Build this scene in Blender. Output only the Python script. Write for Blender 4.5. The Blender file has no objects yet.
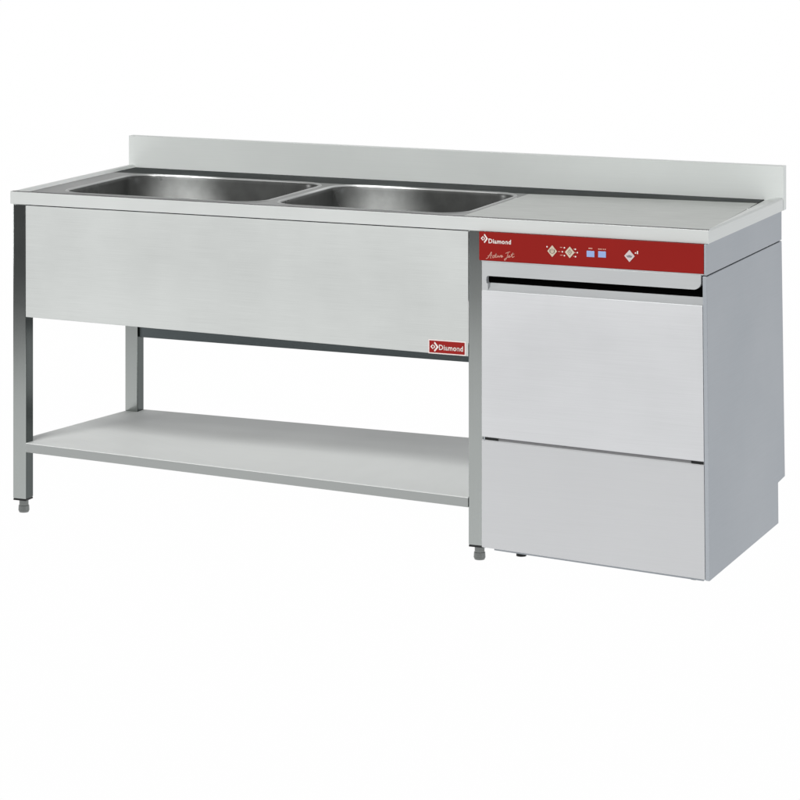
import bpy, bmesh, math
from mathutils import Vector

scene = bpy.context.scene
col = scene.collection
ZF = 0.042            # drawing datum: floor height in the drawing, subtracted from every vertex
W, D, H = 1.927, 0.700, 0.900

# ------------------------------------------------------------------ materials
def nt(name):
    m = bpy.data.materials.new(name); m.use_nodes = True
    t = m.node_tree
    return m, t, t.nodes['Principled BSDF']

def steel(name, color, rough, metallic, var=0.05, grain=(2, 2, 220), bump=0.02, contrast=1.0):
    """brushed stainless steel: stretched grain in roughness + bump, large soft patches in colour"""
    m, t, b = nt(name)
    N, L = t.nodes, t.links
    tc = N.new('ShaderNodeTexCoord'); mp = N.new('ShaderNodeMapping')
    mp.inputs['Scale'].default_value = grain
    L.new(tc.outputs['Object'], mp.inputs['Vector'])
    g = N.new('ShaderNodeTexNoise'); g.inputs['Scale'].default_value = 4; g.inputs['Detail'].default_value = 4
    L.new(mp.outputs['Vector'], g.inputs['Vector'])
    p = N.new('ShaderNodeTexNoise'); p.inputs['Scale'].default_value = 2.3; p.inputs['Detail'].default_value = 5
    p.inputs['Roughness'].default_value = 0.6
    L.new(tc.outputs['Object'], p.inputs['Vector'])
    ad = N.new('ShaderNodeMath'); ad.operation = 'ADD'
    L.new(g.outputs['Fac'], ad.inputs[0]); L.new(p.outputs['Fac'], ad.inputs[1])
    mr = N.new('ShaderNodeMapRange')
    mr.inputs['From Min'].default_value = 1 - .4 / contrast; mr.inputs['From Max'].default_value = 1 + .4 / contrast
    mr.inputs['To Min'].default_value = 1 - var; mr.inputs['To Max'].default_value = 1 + var
    L.new(ad.outputs[0], mr.inputs['Value'])
    mx = N.new('ShaderNodeVectorMath'); mx.operation = 'SCALE'
    mx.inputs[0].default_value = color
    L.new(mr.outputs[0], mx.inputs['Scale'])
    L.new(mx.outputs['Vector'], b.inputs['Base Color'])
    rr = N.new('ShaderNodeMapRange')
    rr.inputs['From Min'].default_value = 0.3; rr.inputs['From Max'].default_value = 0.7
    rr.inputs['To Min'].default_value = rough * 0.85; rr.inputs['To Max'].default_value = min(1, rough * 1.15)
    L.new(p.outputs['Fac'], rr.inputs['Value']); L.new(rr.outputs[0], b.inputs['Roughness'])
    bp = N.new('ShaderNodeBump'); bp.inputs['Strength'].default_value = bump; bp.inputs['Distance'].default_value = 0.002
    L.new(g.outputs['Fac'], bp.inputs['Height']); L.new(bp.outputs['Normal'], b.inputs['Normal'])
    b.inputs['Metallic'].default_value = metallic
    return m

def plain(name, color, rough=0.5, metallic=0.0, var=0.04, spec=.25):
    m, t, b = nt(name)
    N, L = t.nodes, t.links
    tc = N.new('ShaderNodeTexCoord'); p = N.new('ShaderNodeTexNoise'); p.inputs['Scale'].default_value = 9
    L.new(tc.outputs['Object'], p.inputs['Vector'])
    mr = N.new('ShaderNodeMapRange'); mr.inputs['To Min'].default_value = 1 - var; mr.inputs['To Max'].default_value = 1 + var
    L.new(p.outputs['Fac'], mr.inputs['Value'])
    mx = N.new('ShaderNodeVectorMath'); mx.operation = 'SCALE'; mx.inputs[0].default_value = color
    L.new(mr.outputs[0], mx.inputs['Scale']); L.new(mx.outputs['Vector'], b.inputs['Base Color'])
    b.inputs['Roughness'].default_value = rough; b.inputs['Metallic'].default_value = metallic
    b.inputs['Specular IOR Level'].default_value = spec
    return m

M = {}
M['apron'] = steel('satin_sheet_steel', (.60, .62, .61), .5, .25, var=.06, contrast=1.5, bump=.01)
M['splash'] = steel('satin_splash_steel', (.74, .77, .755), .5, .15, var=.025, bump=.01)
M['rim'] = steel('rim_steel', (.68, .70, .69), .45, .3, var=.04, bump=.02)
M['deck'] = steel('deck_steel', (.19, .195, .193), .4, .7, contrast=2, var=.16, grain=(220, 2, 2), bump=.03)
M['drain'] = steel('drainer_steel', (.52, .54, .52), .5, .35, var=.12, grain=(3, 70, 3), bump=.03, contrast=1.7)
M['ledge'] = steel('ledge_painted_shade', (.025, .031, .031), .6, .0, var=.15)  # steel with the shade put into its colour
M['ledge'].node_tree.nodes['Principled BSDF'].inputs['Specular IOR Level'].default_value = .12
M['liptop'] = steel('lip_top_dark_reflection', (.045, .048, .048), .5, .3, var=.1)  # rim steel darkened, a reflection put into the colour
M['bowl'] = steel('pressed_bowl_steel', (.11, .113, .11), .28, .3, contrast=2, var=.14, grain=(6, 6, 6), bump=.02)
M['bead'] = steel('bowl_edge_steel', (.46, .47, .465), .5, .4, var=.1, bump=.01)
M['leg'] = steel('polished_leg_steel', (.40, .422, .412), .22, 1.0, var=.02, grain=(40, 40, 1), bump=.0)
M['legreflect'] = steel('leg_dark_reflection', (.07, .082, .08), .22, 1.0, var=.15, grain=(40, 40, 1), bump=.0)  # leg steel with dark reflections put into the colour
M['crossbar'] = steel('crossbar_steel', (.12, .14, .145), .4, .7, var=.08)
M['shelf'] = steel('shelf_steel', (.78, .80, .79), .55, .0, var=.025, bump=.01)
M['shelfedge'] = steel('shelf_edge_steel', (.345, .36, .355), .5, .4, var=.04)
M['door'] = steel('door_steel', (.62, .628, .644), .5, .2, var=.035, contrast=1.5, grain=(2, 2, 200), bump=.008)
M['lower'] = steel('lower_panel_steel', (.55, .557, .57), .5, .2, var=.03, grain=(2, 2, 200), bump=.008)
M['lip'] = steel('door_lip_steel', (.56, .575, .585), .42, .35, var=.04)
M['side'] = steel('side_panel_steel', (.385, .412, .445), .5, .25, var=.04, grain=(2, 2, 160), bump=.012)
M['black'] = plain('black_recess', (.002, .002, .002), .9, spec=0)
M['seam'] = plain('seam_shadow', (.03, .03, .033), .6)
M['gap'] = plain('gap_grey', (.19, .19, .195), .5)
M['plastic'] = plain('black_plastic', (.012, .013, .013), .4)
M['footmetal'] = steel('foot_metal', (.19, .20, .195), .25, .9, var=.1)
M['red'] = plain('red_enamel', (.265, .0118, .009), .5, var=.06, spec=.12)
M['stickerred'] = plain('red_sticker_print', (.29, .010, .008), .45)
M['white'] = plain('white_print', (.80, .74, .70), .5)
M['pink'] = plain('script_print', (.68, .36, .29), .5)
M['beige'] = plain('beige_button', (.60, .51, .40), .45)
M['pale'] = plain('pale_button', (.60, .52, .52), .45)
M['icon'] = plain('icon_print', (.20, .15, .12), .5)
M['icongrey'] = plain('grey_icon_print', (.16, .17, .20), .5)
M['blue'] = plain('blue_display', (.30, .40, .68), .3)
M['border'] = plain('sticker_border', (.82, .74, .72), .5)

# luminous white studio sweep, dark studio floor
m = bpy.data.materials.new('white_lit_sweep'); m.use_nodes = True
t = m.node_tree; t.nodes.clear()
o_ = t.nodes.new('ShaderNodeOutputMaterial'); e_ = t.nodes.new('ShaderNodeEmission')
n_ = t.nodes.new('ShaderNodeTexNoise'); n_.inputs['Scale'].default_value = .6
r_ = t.nodes.new('ShaderNodeMapRange'); r_.inputs['To Min'].default_value = .985; r_.inputs['To Max'].default_value = 1.01
t.links.new(n_.outputs['Fac'], r_.inputs['Value']); t.links.new(r_.outputs[0], e_.inputs['Strength'])
e_.inputs['Color'].default_value = (1, 1, 1, 1)
t.links.new(e_.outputs[0], o_.inputs['Surface'])
M['sweep'] = m
M['ground'] = plain('dark_studio_floor', (.035, .035, .036), .75, var=.2)

# ------------------------------------------------------------------ helpers
def finish(name, bm, mats, parent=None, smooth=None):
    for v in bm.verts: v.co.z -= ZF
    bmesh.ops.recalc_face_normals(bm, faces=bm.faces[:])
    me = bpy.data.meshes.new(name); bm.to_mesh(me); bm.free()
    for mm in (mats if isinstance(mats, (list, tuple)) else [mats]): me.materials.append(mm)
    if smooth is not None:
        for p in me.polygons: p.use_smooth = True
        if smooth < 180:
            me.set_sharp_from_angle(angle=math.radians(smooth))
    ob = bpy.data.objects.new(name, me); col.objects.link(ob)
    if parent: ob.parent = parent
    return ob

def bevel(bm, w, seg=2, edges=None):
    bmesh.ops.bevel(bm, geom=edges or bm.edges[:], offset=w, segments=seg, affect='EDGES', profile=.5, clamp_overlap=True)

def box(bm, x0, x1, y0, y1, z0, z1, mat=0, bev=0):
    b2 = bmesh.new()
    vs = [b2.verts.new((x, y, z)) for x in (x0, x1) for y in (y0, y1) for z in (z0, z1)]
    for q in ((0, 1, 3, 2), (4, 6, 7, 5), (0, 4, 5, 1), (2, 3, 7, 6), (0, 2, 6, 4), (1, 5, 7, 3)):
        b2.faces.new([vs[i] for i in q])
    if bev: bevel(b2, bev)
    for f in b2.faces: f.material_index = mat
    bmesh.ops.recalc_face_normals(b2, faces=b2.faces[:])
    merge(bm, b2)

def merge(bm, b2):
    mp = {}
    for v in b2.verts: mp[v] = bm.verts.new(v.co)
    for f in b2.faces:
        nf = bm.faces.new([mp[v] for v in f.verts]); nf.material_index = f.material_index
    b2.free()

def prism(bm, pts, axis, a0, a1, mat=0, bev=0):
    """extrude a 2-D polygon along an axis ('x': pts are y,z; 'y': pts are x,z; 'z': pts are x,y)"""
    b2 = bmesh.new()
    def P(p, a):
        return {'x': (a, p[0], p[1]), 'y': (p[0], a, p[1]), 'z': (p[0], p[1], a)}[axis]
    A = [b2.verts.new(P(p, a0)) for p in pts]; B = [b2.verts.new(P(p, a1)) for p in pts]
    b2.faces.new(A); b2.faces.new(B[::-1])
    n = len(pts)
    for i in range(n):
        b2.faces.new((A[i], A[(i + 1) % n], B[(i + 1) % n], B[i]))
    bmesh.ops.recalc_face_normals(b2, faces=b2.faces[:])
    if bev: bevel(b2, bev)
    for f in b2.faces: f.material_index = mat
    merge(bm, b2)

def cyl(bm, x, y, z0, z1, r0, r1=None, n=28, mat=0):
    r1 = r0 if r1 is None else r1
    A = [bm.verts.new((x + r0 * math.cos(2 * math.pi * i / n), y + r0 * math.sin(2 * math.pi * i / n), z0)) for i in range(n)]
    B = [bm.verts.new((x + r1 * math.cos(2 * math.pi * i / n), y + r1 * math.sin(2 * math.pi * i / n), z1)) for i in range(n)]
    fs = [bm.faces.new(A[::-1]), bm.faces.new(B)]
    for i in range(n): fs.append(bm.faces.new((A[i], A[(i + 1) % n], B[(i + 1) % n], B[i])))
    for f in fs: f.material_index = mat

def rrect(x0, x1, y0, y1, r, seg=10):
    pts = []
    for cx, cy, a in ((x1 - r, y1 - r, 0), (x0 + r, y1 - r, 90), (x0 + r, y0 + r, 180), (x1 - r, y0 + r, 270)):
        for k in range(seg + 1):
            t = math.radians(a + 90 * k / seg)
            pts.append((cx + r * math.cos(t), cy + r * math.sin(t)))
    return pts

def loops(bm, rings, cap=False, mat=0):
    prev = None
    for pts, z in rings:
        cur = [bm.verts.new((p[0], p[1], z)) for p in pts]
        if prev:
            n = len(cur)
            for i in range(n):
                f = bm.faces.new((prev[i], prev[(i + 1) % n], cur[(i + 1) % n], cur[i])); f.material_index = mat
        prev = cur
    if cap:
        f = bm.faces.new(prev); f.material_index = mat

def thing(name, label, cat, loc):
    o = bpy.data.objects.new(name, None); col.objects.link(o)
    o.location = loc; o['label'] = label; o['category'] = cat
    o.empty_display_size = .1
    return o

def text_bm(body, u0, u1, height, y, zbase, bold=0.0, shear=0.0):
    """lettering as raised print on a front-facing panel, fitted between u0 and u1"""
    cu = bpy.data.curves.new('lettering', 'FONT'); cu.body = body; cu.size = 1; cu.offset = bold; cu.shear = shear
    cu.extrude = 0; cu.space_character = 1.1; cu.resolution_u = 4
    ob = bpy.data.objects.new('lettering_source', cu); col.objects.link(ob)
    dg = bpy.context.evaluated_depsgraph_get()
    me = bpy.data.meshes.new_from_object(ob.evaluated_get(dg))
    bpy.data.objects.remove(ob); bpy.data.curves.remove(cu)
    xs = [v.co.x for v in me.vertices]; ys = [v.co.y for v in me.vertices]
    a, b, c, d = min(xs), max(xs), min(ys), max(ys)
    bm = bmesh.new(); bm.from_mesh(me); bpy.data.meshes.remove(me)
    for v in bm.verts:
        v.co = Vector((u0 + (v.co.x - a) / (b - a) * (u1 - u0), y, zbase + (v.co.y - c) / (d - c) * height))
    r = bmesh.ops.extrude_face_region(bm, geom=bm.faces[:])
    for v in r['geom']:
        if isinstance(v, bmesh.types.BMVert): v.co.y += .0006
    return bm

def stroke(bm, pts, w, y):
    """a flat pen stroke of width w along points (x,z) on a front-facing panel"""
    L_ = []
    n = len(pts)
    for i, p in enumerate(pts):
        a = pts[max(0, i - 1)]; b = pts[min(n - 1, i + 1)]
        dx, dz = b[0] - a[0], b[1] - a[1]; l = math.hypot(dx, dz) or 1
        nx, nz = -dz / l, dx / l
        L_.append((bm.verts.new((p[0] + nx * w / 2, y, p[1] + nz * w / 2)), bm.verts.new((p[0] - nx * w / 2, y, p[1] - nz * w / 2))))
    for i in range(n - 1):
        bm.faces.new((L_[i][0], L_[i + 1][0], L_[i + 1][1], L_[i][1]))

def spline(pts, k=6):
    out = []
    n = len(pts)
    for i in range(n - 1):
        p0, p1, p2, p3 = pts[max(0, i - 1)], pts[i], pts[i + 1], pts[min(n - 1, i + 2)]
        for j in range(k):
            t = j / k
            out.append(tuple(.5 * (2 * p1[c] + (p2[c] - p0[c]) * t + (2 * p0[c] - 5 * p1[c] + 4 * p2[c] - p3[c]) * t * t
                       + (3 * p1[c] - p0[c] - 3 * p2[c] + p3[c]) * t ** 3) for c in (0, 1)))
    out.append(pts[-1])
    return out

def emblem(bm, cx, cz, hw, hh, y):
    """diamond-shaped emblem: heavy right-hand D bent round a point, thin separate left corner"""
    t = .0006
    def P(u, v): return (cx + u * hw, cz + v * hh)
    # right, heavy half: ring sector of the diamond
    prism(bm, [P(-.08, 1), P(.12, 1), P(1, 0), P(.12, -1), P(-.08, -1), P(-.08, -.60), P(.05, -.60), P(.50, 0), P(.05, .60), P(-.08, .60)], 'y', y, y + t)
    # left corner
    prism(bm, [P(-1, 0), P(-.40, .58), P(-.40, .30), P(-.66, 0), P(-.40, -.30), P(-.40, -.58)], 'y', y, y + t)
    # inner stem
    prism(bm, [P(-.30, .36), P(-.14, .36), P(.16, 0), P(-.14, -.36), P(-.30, -.36), P(-.30, -.16), P(-.20, -.16), P(-.07, 0), P(-.20, .16), P(-.30, .16)], 'y', y, y + t)

# ------------------------------------------------------------------ setting
bm = bmesh.new()
prof = [(-2.85, ZF), (2.6, ZF)] + [(2.6 + 1.4 * math.sin(a), ZF + 1.4 - 1.4 * math.cos(a)) for a in [math.radians(6 * k) for k in range(1, 16)]] + [(4.0, 4.6)]
front = [(-7, -.2), (-2.2, -.2), (-.3, -3.7), (8.5, -3.7)]      # front edge, skewed to shape the reflections in the legs
rows = [[bm.verts.new((x, fy if k == 0 else y, z)) for k, (y, z) in enumerate(prof)] for x, fy in front]
for a in range(3):
    for i in range(len(prof) - 1): bm.faces.new((rows[a][i], rows[a + 1][i], rows[a + 1][i + 1], rows[a][i + 1]))
fl = finish('floor', bm, M['sweep'], smooth=180); fl['kind'] = 'structure'
bm = bmesh.new()
vs = [bm.verts.new((x, y, ZF - .004)) for x, y in ((-40, -40), (40, -40), (40, 40), (-40, 40))]; bm.faces.new(vs)
g = finish('ground', bm, M['ground']); g['kind'] = 'structure'

# ------------------------------------------------------------------ sink table
T = thing('sink_table', 'stainless steel double bowl sink table with undershelf, left of and over the dishwasher', 'sink table', (0, 0, 0))
R = .033           # rim height
ZD = H - .0065     # deck
YB = .5525          # back of the bowls' deck / front of the rear ledge

bm = bmesh.new()
# front rim (rolled edge), a dark reflection painted on its narrow top
prism(bm, [(0, H - R), (0, H - .0007), (.0002, H - .0002), (.0007, H), (.018, H), (.021, H - .003), (.021, H - R)], 'x', 0, W)
# left rim
prism(bm, [(0, H - R), (0, H - .003), (.003, H), (.016, H), (.022, ZD), (.022, H - R)], 'y', .0212, .6875)
# right rim, its top falling towards the drainer, wider at the back
b2 = bmesh.new()
sec = lambda y, w: [b2.verts.new(c) for c in ((W, y, H - R), (W, y, H - .004), (W - .004, y, H), (W - w * .35, y, H - .0005), (W - w, y, ZD - .002), (W - w, y, H - R))]
s0, s1 = sec(.0212, .014), sec(.6875, .050)
b2.faces.new(s0); b2.faces.new(s1[::-1])
for i in range(6): b2.faces.new((s0[i], s0[(i + 1) % 6], s1[(i + 1) % 6], s1[i]))
merge(bm, b2)
worktop = finish('worktop', bm, [M['rim'], M['liptop']], T, smooth=20)
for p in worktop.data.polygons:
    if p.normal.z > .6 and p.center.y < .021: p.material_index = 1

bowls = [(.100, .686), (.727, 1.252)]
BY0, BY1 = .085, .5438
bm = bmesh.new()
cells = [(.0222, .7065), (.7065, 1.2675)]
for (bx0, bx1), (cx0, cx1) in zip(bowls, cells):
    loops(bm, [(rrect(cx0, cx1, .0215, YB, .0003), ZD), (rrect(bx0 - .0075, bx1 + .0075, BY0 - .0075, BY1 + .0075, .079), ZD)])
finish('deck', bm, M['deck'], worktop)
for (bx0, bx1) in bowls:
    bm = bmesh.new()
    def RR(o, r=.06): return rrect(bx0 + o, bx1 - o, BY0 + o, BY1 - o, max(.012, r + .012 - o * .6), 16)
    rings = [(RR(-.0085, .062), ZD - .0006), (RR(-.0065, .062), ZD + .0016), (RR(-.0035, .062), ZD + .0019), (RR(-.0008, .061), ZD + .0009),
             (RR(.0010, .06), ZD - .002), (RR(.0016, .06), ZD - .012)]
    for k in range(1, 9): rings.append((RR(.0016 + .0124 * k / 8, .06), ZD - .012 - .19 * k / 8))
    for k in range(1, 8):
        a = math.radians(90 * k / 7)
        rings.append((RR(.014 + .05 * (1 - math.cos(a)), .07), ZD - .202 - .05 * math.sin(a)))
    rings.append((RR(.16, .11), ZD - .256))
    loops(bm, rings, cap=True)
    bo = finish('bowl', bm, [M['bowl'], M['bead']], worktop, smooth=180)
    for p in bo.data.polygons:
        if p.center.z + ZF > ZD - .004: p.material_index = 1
# drainer: shallow pressed board with a faint raised border
bm = bmesh.new()
YBR = .607
xr = lambda y: W - .014 - (.036) * (y - .0212) / .6663 - .0004
def quad(inset, z):
    x0, y0, y1 = 1.2677 + inset, .0215 + inset, YB - inset
    out = []
    n = 14
    y2 = YBR - inset
    for k in range(n): out.append((x0 + (xr(y0) - inset - x0) * k / n, y0, z))
    for k in range(n): y = y0 + (y2 - y0) * k / n; out.append((xr(y) - inset, y, z))
    for k in range(n): out.append((xr(y2) - inset + (x0 - xr(y2) + inset) * k / n, y2 + (y1 - y2) * k / n, z))
    for k in range(n): out.append((x0, y1 + (y0 - y1) * k / n, z))
    return [bm.verts.new(c) for c in out]
prev = None
for ins, z in ((0, ZD - .0002), (.012, ZD - .0010), (.022, ZD - .0018), (.032, ZD - .0024)):
    cur = quad(ins, z)
    if prev:
        for i in range(len(cur)): bm.faces.new((prev[i], prev[(i + 1) % len(cur)], cur[(i + 1) % len(cur)], cur[i]))
    prev = cur
bm.faces.new(prev)
finish('drainboard', bm, M['drain'], worktop)
# rear ledge: strip between the bowls and the backsplash, shade painted into its colour
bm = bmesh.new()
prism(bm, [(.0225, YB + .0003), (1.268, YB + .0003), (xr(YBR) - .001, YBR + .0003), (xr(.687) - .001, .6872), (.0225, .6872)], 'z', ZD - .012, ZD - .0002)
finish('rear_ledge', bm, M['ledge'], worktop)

# backsplash with folded top and closed ends
bm = bmesh.new()
prism(bm, [(.6885, H - R), (.6885, .9822), (.6893, .983), (.715, .983), (.7165, .9815), (.7165, H - R)], 'x', 0, W + .0004)
finish('backsplash', bm, M['splash'], T, smooth=20)

# apron: folded sheet, bottom edge with a return
bm = bmesh.new()
b2 = bmesh.new()
x0, x1 = .0452, 1.3053
c = []
for x, zb in ((x0, .567), (x1, .551)):
    c.append([b2.verts.new(q) for q in ((x, .0035, H - R - .0030), (x, .0035, zb + .002), (x, .0045, zb), (x, .020, zb), (x, .020, zb + .0012), (x, .0055, zb + .003), (x, .0055, H - R - .0030))])
b2.faces.new(c[0]); b2.faces.new(c[1][::-1])
for i in range(7): b2.faces.new((c[0][i], c[0][(i + 1) % 7], c[1][(i + 1) % 7], c[1][i]))
merge(bm, b2)
finish('apron', bm, M['apron'], T)
# dark strip painting the shadow gap between rim and apron
bm = bmesh.new(); box(bm, .006, 1.345, .007, .03, H - R - .004, H - R - .0003)
finish('rim_shadow_strip', bm, M['seam'], T)

# legs with end caps and screw feet
LW = .04
for (lx, ly) in ((.005, .005), (1.3055, .005), (.005, .655), (1.3055, .655)):
    bm = bmesh.new()
    box(bm, lx, lx + LW, ly, ly + LW, .0805, H - R - .0004, bev=.0022)
    lg = finish('leg', bm, [M['leg'], M['legreflect']], T, smooth=20)
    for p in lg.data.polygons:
        if p.normal.x > .8: p.material_index = 1  # right-hand faces get the painted dark reflection
    bm = bmesh.new(); box(bm, lx + .0006, lx + LW - .0006, ly + .0006, ly + LW - .0006, .0755, .0803, bev=.001)
    finish('cap', bm, M['plastic'], lg)
    bm = bmesh.new()
    cx, cy = lx + LW * .56, ly + LW / 2
    cyl(bm, cx, cy, .0605, .0755, .0125)
    cyl(bm, cx, cy, .048, .0602, .0150, .0142)
    cyl(bm, cx, cy, ZF + .0002, .0478, .0128, .0150)
    finish('foot', bm, M['footmetal'], lg, smooth=20)

# rear crossbar
bm = bmesh.new(); box(bm, .0455, 1.305, .664, .692, .4105, .458, bev=.002)
finish('crossbar', bm, M['crossbar'], T)

# undershelf, notched round the legs, its front left corner sprung slightly upward
bm = bmesh.new()
X0, X1, X2, X3 = .006, .0456, 1.3052, 1.345
plan = [(X1, .003)] + [(X1 + (X2 - X1) * k / 12, .003) for k in range(1, 12)] + [(X2, .003), (X2, .0456), (X3, .0456), (X3, .654), (X2, .654), (X2, .694), (X1, .694), (X1, .654), (X0, .654), (X0, .0456), (X1, .0456)]
def zs(x, y): return .1985 + .033 * max(0, 1 - (x - .04) / 1.27) * max(0, 1 - y / .65)
def ring(ins, dz):
    out = []
    for (x, y) in plan:
        yy = max(y, .003 + ins)
        out.append(bm.verts.new((x, yy, zs(x, y) + dz)))
    return out
TH = .0248
r0, r1, r2, r3 = ring(.0015, 0), ring(0, -.0015), ring(0, -TH + .001), ring(.001, -TH)
def topfan(r):
    # triangulated cap that follows the slight twist
    f = bm.faces.new(r); return f
f0 = topfan(r0); f3 = topfan(r3[::-1])
n = len(plan)
for a, b, mi in ((r0, r1, 0), (r1, r2, 1), (r2, r3, 1)):
    for i in range(n):
        f = bm.faces.new((a[i], b[i], b[(i + 1) % n], a[(i + 1) % n])); f.material_index = mi
bmesh.ops.triangulate(bm, faces=[f0, f3])
finish('shelf', bm, [M['shelf'], M['shelfedge']], T, smooth=20)

# red brand sticker on the apron
bm = bmesh.new()
sx0, sx1, sz0, sz1 = 1.2015, 1.2965, .5545, .5845
tl = -.0000
box(bm, sx0 - .0025, sx1 + .0025, .0028, .0034, sz0 - .0028, sz1 + .0028, mat=1)
box(bm, sx0, sx1, .0022, .0027, sz0, sz1, mat=0)
lab = finish('brand_sticker', bm, [M['stickerred'], M['border']], T)
lab['label'] = 'red sticker with white border and emblem'
bm = text_bm('Diamond', sx0 + .0265, sx1 - .004, .0135, .0014, sz0 + .0075, bold=.02)
finish('lettering', bm, M['white'], lab)
bm = bmesh.new(); emblem(bm, sx0 + .0145, sz0 + .0148, .0112, .0118, .0014)
finish('emblem', bm, M['white'], lab)

# ------------------------------------------------------------------ dishwasher
DW = thing('dishwasher', 'under-counter dishwasher in grey steel with red control panel, standing right of the sink legs', 'dishwasher', (1.639, .3, 0))
ML, MR = 1.3495, 1.925
def warp(ob_bm):
    for v in ob_bm.verts:
        t = min(1.1, max(0, (.80 - v.co.z) / .73))
        k = min(1, max(0, (v.co.x - ML) / (MR - ML)))
        v.co.x += .007 * t * k
        v.co.z += .024 * t * (1 - k)
def dfin(name, bm, mats, parent=None, smooth=None):
    warp(bm)
    for v in bm.verts: v.co.x -= DW.location.x; v.co.y -= DW.location.y
    return finish(name, bm, mats, parent or DW, smooth)

FY = -.006        # front face
# inner body (dark in the gaps)
bm = bmesh.new()
prism(bm, [(.03, .075), (.610, .078), (.610, .172), (.672, .175), (.672, .8655), (.03, .8655)], 'x', ML + .006, MR - .006)
dfin('body', bm, M['seam'])
# side panels with the notch low at the back
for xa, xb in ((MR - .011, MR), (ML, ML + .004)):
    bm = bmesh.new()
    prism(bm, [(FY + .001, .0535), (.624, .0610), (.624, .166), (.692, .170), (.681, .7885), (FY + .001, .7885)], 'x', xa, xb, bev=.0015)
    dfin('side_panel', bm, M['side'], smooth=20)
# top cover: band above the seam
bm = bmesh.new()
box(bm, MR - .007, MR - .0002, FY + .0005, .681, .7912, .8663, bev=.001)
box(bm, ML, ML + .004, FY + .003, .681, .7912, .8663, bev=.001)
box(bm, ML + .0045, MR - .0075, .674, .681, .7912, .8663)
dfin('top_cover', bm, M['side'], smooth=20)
# rear panel
bm = bmesh.new(); box(bm, ML + .0045, MR - .0115, .674, .680, .178, .788)
dfin('rear_panel', bm, M['side'])

# control panel
bm = bmesh.new()
box(bm, ML - .0115, MR - .0075, FY, .0025, .7945, .8662, bev=.0012)
cp = dfin('control_panel', bm, M['red'], smooth=20)
bm = bmesh.new(); box(bm, ML - .005, MR - .0075, FY + .001, .027, .7916, .7941)
dfin('trim_strip', bm, M['lip'])

PY = FY - .0007
PX0, PZ0, UX, UZ = 1.3425, .8665, .002577, .00252
def U(u): return PX0 + u * UX
def V(v): return PZ0 - v * UZ
bm = text_bm('Diamond', U(8.1), U(31.2), 4.6 * UZ, PY, V(11.2), bold=.028)
dfin('lettering', bm, M['white'], cp)
bm = bmesh.new(); emblem(bm, U(3.9), V(6.7), 3.6 * UX, 4.3 * UZ, PY)
dfin('emblem', bm, M['white'], cp)
# hand-written model name
bm = bmesh.new()
def S(pts, w=.00125, smooth=True):
    q = [(U(a), V(b - 1.0 - (a - 5) * .05)) for a, b in pts]
    stroke(bm, spline(q) if smooth else q, w, PY)
S([(5.6, 27.6), (7.6, 26.6), (9.6, 23.4), (11.2, 20.9), (11.0, 23.4), (10.2, 26.6), (11.0, 26.9)])
S([(7.3, 25.0), (9.4, 24.4), (12.0, 24.1)], .0011)
S([(14.3, 24.6), (13.2, 24.5), (12.4, 25.8), (12.8, 26.7), (14.2, 26.1)])
S([(14.2, 26.1), (15.7, 22.9), (16.0, 22.5), (15.2, 25.4), (15.6, 26.4), (16.8, 25.6)])
S([(14.4, 24.1), (17.0, 23.7)], .001)
S([(16.8, 25.6), (17.4, 24.6), (17.2, 26.0), (18.2, 25.6)])
S([(18.2, 25.6), (18.7, 24.4), (19.3, 26.1), (20.6, 24.3), (21.0, 24.6)])
S([(21.0, 25.5), (22.3, 24.9), (22.0, 24.2), (21.0, 25.0), (21.3, 26.1), (23.2, 25.3)])
S([(25.6, 22.3), (28.0, 21.1), (30.4, 20.7)], .0012)
S([(28.4, 21.0), (27.6, 24.5), (26.2, 28.0), (24.6, 29.0), (24.9, 27.6), (28.0, 26.0)])
S([(28.0, 26.0), (29.8, 25.0), (29.4, 24.3), (28.5, 25.2), (29.0, 26.2), (31.0, 25.4)])
S([(31.0, 25.4), (33.0, 21.9), (33.3, 21.6), (32.3, 25.0), (32.9, 26.1), (34.8, 24.9)])
S([(31.0, 23.3), (34.6, 22.7)], .001)
dfin('script_lettering', bm, M['pink'], cp)

def diamond(u, v, hw, hh, mat):
    bm = bmesh.new()
    prism(bm, [(U(u), V(v - hh)), (U(u + hw), V(v)), (U(u), V(v + hh)), (U(u - hw), V(v))], 'y', FY - .0016, FY + .0005, bev=.0004)
    return dfin('button', bm, mat, cp)
diamond(73.2, 15.2, 4.9, 5.8, M['beige']); diamond(90.9, 15.3, 4.9, 5.7, M['beige']); diamond(150.5, 15.4, 5.2, 5.9, M['pale'])
IY = FY - .0021
def icon(strokes, mat, w):
    bm = bmesh.new()
    for s in strokes: stroke(bm, [(U(a), V(b)) for a, b in s], w, IY)
    dfin('icon', bm, mat, cp)
ci = lambda u, v, r, a0=0, a1=360: [(u + r * math.cos(math.radians(a0 + (a1 - a0) * k / 20)), v - r * 1.02 * math.sin(math.radians(a0 + (a1 - a0) * k / 20))) for k in range(21)]
icon([ci(73.2, 15.2, 2.1, 125, 415), [(73.2, 12.6), (73.2, 15.2)], [(70.9, 13.6), (70.9, 16.6)], [(75.5, 13.6), (75.5, 16.6)]], M['icon'], .0013)
icon([[(90.9, 12.6), (93.0, 15.2), (90.9, 17.8), (88.8, 15.2), (90.9, 12.6)], [(90.0, 15.2), (91.4, 14.6), (91.4, 15.8)]], M['icon'], .0014)
icon([[(147.8, 15.0), (148.6, 16.4), (152.4, 16.4), (153.2, 15.0)], [(148.6, 15.6), (152.6, 15.6)], [(149.2, 14.8), (151.9, 14.8)]], M['icongrey'], .0014)

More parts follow.
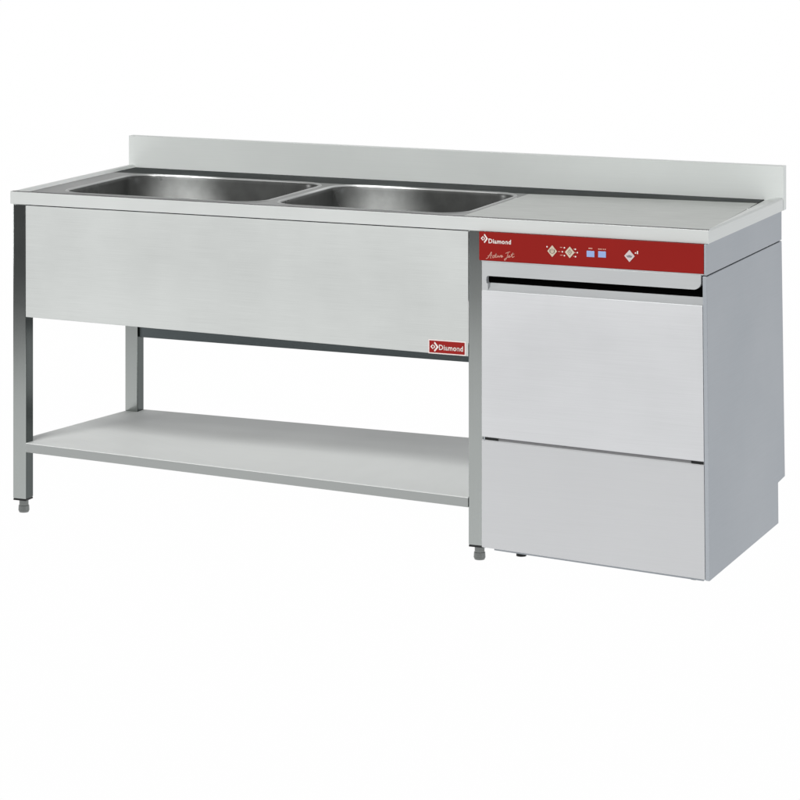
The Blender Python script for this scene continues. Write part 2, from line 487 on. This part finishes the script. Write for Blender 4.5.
def mark(name, u, v, w, h, mat):
    bm = bmesh.new(); box(bm, U(u - w / 2), U(u + w / 2), PY, FY + .0004, V(v + h / 2), V(v - h / 2))
    return dfin(name, bm, mat, cp)
def dot(u, v, r=.75):
    bm = bmesh.new()
    prism(bm, [(U(u + r * math.cos(k * math.pi / 6)), V(v + r * math.sin(k * math.pi / 6))) for k in range(12)], 'y', PY, FY + .0004)
    return dfin('indicator_light', bm, M['white'], cp)
for u, v in ((67.9, 11.2), (83.4, 15.2), (85.4, 11.2), (85.4, 18.9), (96.4, 12.0), (98.4, 15.2), (96.6, 19.2)): dot(u, v)
dot(156.4, 12.1, .7)
for u, v, w in ((80.2, 15.2, 2.2), (82.2, 11.0, 2.4), (82.4, 18.6, 2.6), (94.8, 12.0, .9), (96.2, 15.2, 1.4), (94.9, 18.9, .9)):
    mark('guide_line', u, v, w, .56, M['pink'])
for u, v in ((111.7, 15.7), (123.2, 15.5)):
    bm = bmesh.new(); box(bm, U(u - 3.9), U(u + 3.9), FY - .0012, FY + .0004, V(v + 3.0), V(v - 3.0), bev=.0006)
    dfin('display', bm, M['blue'], cp)
bm = bmesh.new()
for u, v, w, h in ((110.2, 10.3, .9, 1.2), (111.6, 10.3, 1.0, 1.2), (113.0, 10.3, .9, 1.2), (119.9, 10.4, .9, 1.1), (121.4, 10.4, 1.0, 1.1), (122.9, 10.4, .9, 1.1), (124.7, 10.4, .9, 1.1), (126.3, 10.4, 1.0, 1.1)):
    box(bm, U(u - w / 2), U(u + w / 2), PY, FY + .0004, V(v + h / 2), V(v - h / 2))
dfin('caption', bm, M['pink'], cp)
mark('caption', 158.4, 11.6, 1.0, 3.0, M['white'])

# door: flat sheet whose top bends inward under the finger slot
DT, DB = .7165, .3405
bm = bmesh.new()
dl, dr = ML - .0045, MR - .0115
prism(bm, [(FY + .0015, DB), (FY, DB + .0015), (FY, DT - .002), (FY + .001, DT + .001), (.0125, .7355), (.028, .7355), (.028, DB)], 'x', dl + .0005, dr)
door = dfin('door', bm, M['door'], smooth=20)
me = door.data; me.materials.append(M['lip'])
for p in me.polygons:
    if p.normal.z > .3 and p.center.z > DT - ZF: p.material_index = 1
# handle lip above the slot, lower right corner rounded
bm = bmesh.new()
lz0, lz1 = .7555, .7913
cr = [(dr - .003 - .020 + .020 * math.cos(math.radians(a)), lz0 + .020 - .020 * math.sin(math.radians(a))) for a in range(0, 91, 9)]
prism(bm, [(dl + .0005, lz1), (dr - .003, lz1)] + cr + [(ML + .012, lz0), (ML + .0085, lz0 - .002), (ML + .0075, lz0 - .010), (ML + .0085, lz0 - .018), (ML + .012, lz0 - .0202), (ML + .012, DT + .001), (dl + .0005, DT + .001)], 'y', FY + .0004, .0122, bev=.0006)
dfin('handle', bm, M['lip'], door, smooth=20)
# slot lining
bm = bmesh.new(); box(bm, dl + .012, dr - .0005, .0130, .027, .7358, .7911)
dfin('slot', bm, M['black'], door)
# gap below the door with the two black hinge ends
bm = bmesh.new(); box(bm, dl + .003, dr - .001, -.0015, .027, .3335, .3402)
dfin('door_gap', bm, M['gap'])
for xa, xb in ((ML - .001, ML + .038), (dr - .032, dr - .003)):
    bm = bmesh.new(); box(bm, xa, xb, FY + .0018, -.0018, .3338, .3396)
    dfin('hinge', bm, M['plastic'], door)
# lower panel
bm = bmesh.new()
prism(bm, [(FY + .001, .056), (FY, .058), (FY, .3305), (FY + .003, .3333), (.027, .3333), (.027, .056)], 'x', dl + .0005, dr)
dfin('lower_panel', bm, M['lower'], smooth=20)
# base plinth under the panel
bm = bmesh.new(); box(bm, ML + .022, MR - .020, .012, .60, .0475, .0558)
dfin('base', bm, M['side'])
# adjustable feet
for fx, fy in ((ML + .062, .10), (MR - .045, .05), (ML + .062, .55), (MR - .045, .55)):
    bm = bmesh.new()
    k = (fx - ML) / (MR - ML)
    z1 = .0476 + .024 * (1 - k) * 1.0
    cyl(bm, fx, fy, ZF + .0002, z1, .013, .012)
    for v in bm.verts: v.co.x -= DW.location.x; v.co.y -= DW.location.y
    finish('foot', bm, M['plastic'], DW, smooth=20)

# ------------------------------------------------------------------ camera
cam = bpy.data.cameras.new('camera'); co = bpy.data.objects.new('camera', cam); col.objects.link(co)
co.location = (4.0336, -7.1277, 1.8949 - ZF)
co.rotation_euler = (math.radians(90), 0, .41310)
cam.sensor_width = 36; cam.sensor_fit = 'HORIZONTAL'; cam.lens = 3052.5 / 800 * 36
cam.shift_x = 77.613 / 800; cam.shift_y = -581.457 / 800
cam.clip_start = .1; cam.clip_end = 300
scene.camera = co

# ------------------------------------------------------------------ light
w = bpy.data.worlds.new('World'); scene.world = w; w.use_nodes = True
t = w.node_tree; bg = t.nodes['Background']
tc = t.nodes.new('ShaderNodeTexCoord'); sp = t.nodes.new('ShaderNodeSeparateXYZ')
t.links.new(tc.outputs['Generated'], sp.inputs[0])
rp = t.nodes.new('ShaderNodeValToRGB')
rp.color_ramp.elements[0].position = 0.0; rp.color_ramp.elements[0].color = (.10, .105, .11, 1)
rp.color_ramp.elements[1].position = 1.0; rp.color_ramp.elements[1].color = (.05, .052, .054, 1)
t.links.new(sp.outputs['Z'], rp.inputs['Fac']); t.links.new(rp.outputs[0], bg.inputs['Color'])
bg.inputs['Strength'].default_value = 1.0

def area(name, loc, target, size, power, color=(1, 1, 1)):
    l = bpy.data.lights.new(name, 'AREA'); l.shape = 'RECTANGLE'; l.size, l.size_y = size; l.energy = power; l.color = color
    o = bpy.data.objects.new(name, l); col.objects.link(o); o.location = loc
    o.rotation_euler = (Vector(target) - Vector(loc)).to_track_quat('-Z', 'Y').to_euler()
    return o
def spot(name, loc, target, deg, power):
    l = bpy.data.lights.new(name, 'SPOT'); l.energy = power; l.spot_size = math.radians(deg); l.spot_blend = 1.0; l.shadow_soft_size = .05
    o = bpy.data.objects.new(name, l); col.objects.link(o); o.location = (loc[0], loc[1], loc[2] - ZF)
    o.rotation_euler = (Vector(target) - Vector(loc)).to_track_quat('-Z', 'Y').to_euler()
    return o
area('key_softbox', (.2, -5.6, 5.3), (1.1, 0, .5), (2.6, 2.2), 425, (1, .995, .98))
area('added_fill_light', (-4.2, -3.2, 1.5), (.7, .2, .35), (1.6, 1.2), 55, (1, 1, 1))  # added lamp, evens out the shade on the undershelf
spot('added_bowl_spot', (-.15, -1.3, 2.5), (.26, .54, .788), 5.6, 1700)  # added spot, pools light on the left bowl's back wall
spot('added_bowl_spot', (.45, -1.3, 2.5), (.86, .54, .788), 5.6, 1700)  # same added pool of light for the second bowl
area('added_back_light', (.7, 3.3, 2.5), (.7, .3, .2), (3.2, .9), 8)  # added lamp behind, brightens the back of the undershelf
area('side_softbox', (6.5, -.5, .75), (1.9, .3, .75), (2.0, .8), 42, (.90, .95, 1))

scene.render.engine = 'CYCLES'
scene.view_settings.view_transform = 'Standard'
try: scene.view_settings.look = 'None'
except Exception: pass
scene.view_settings.exposure = 0
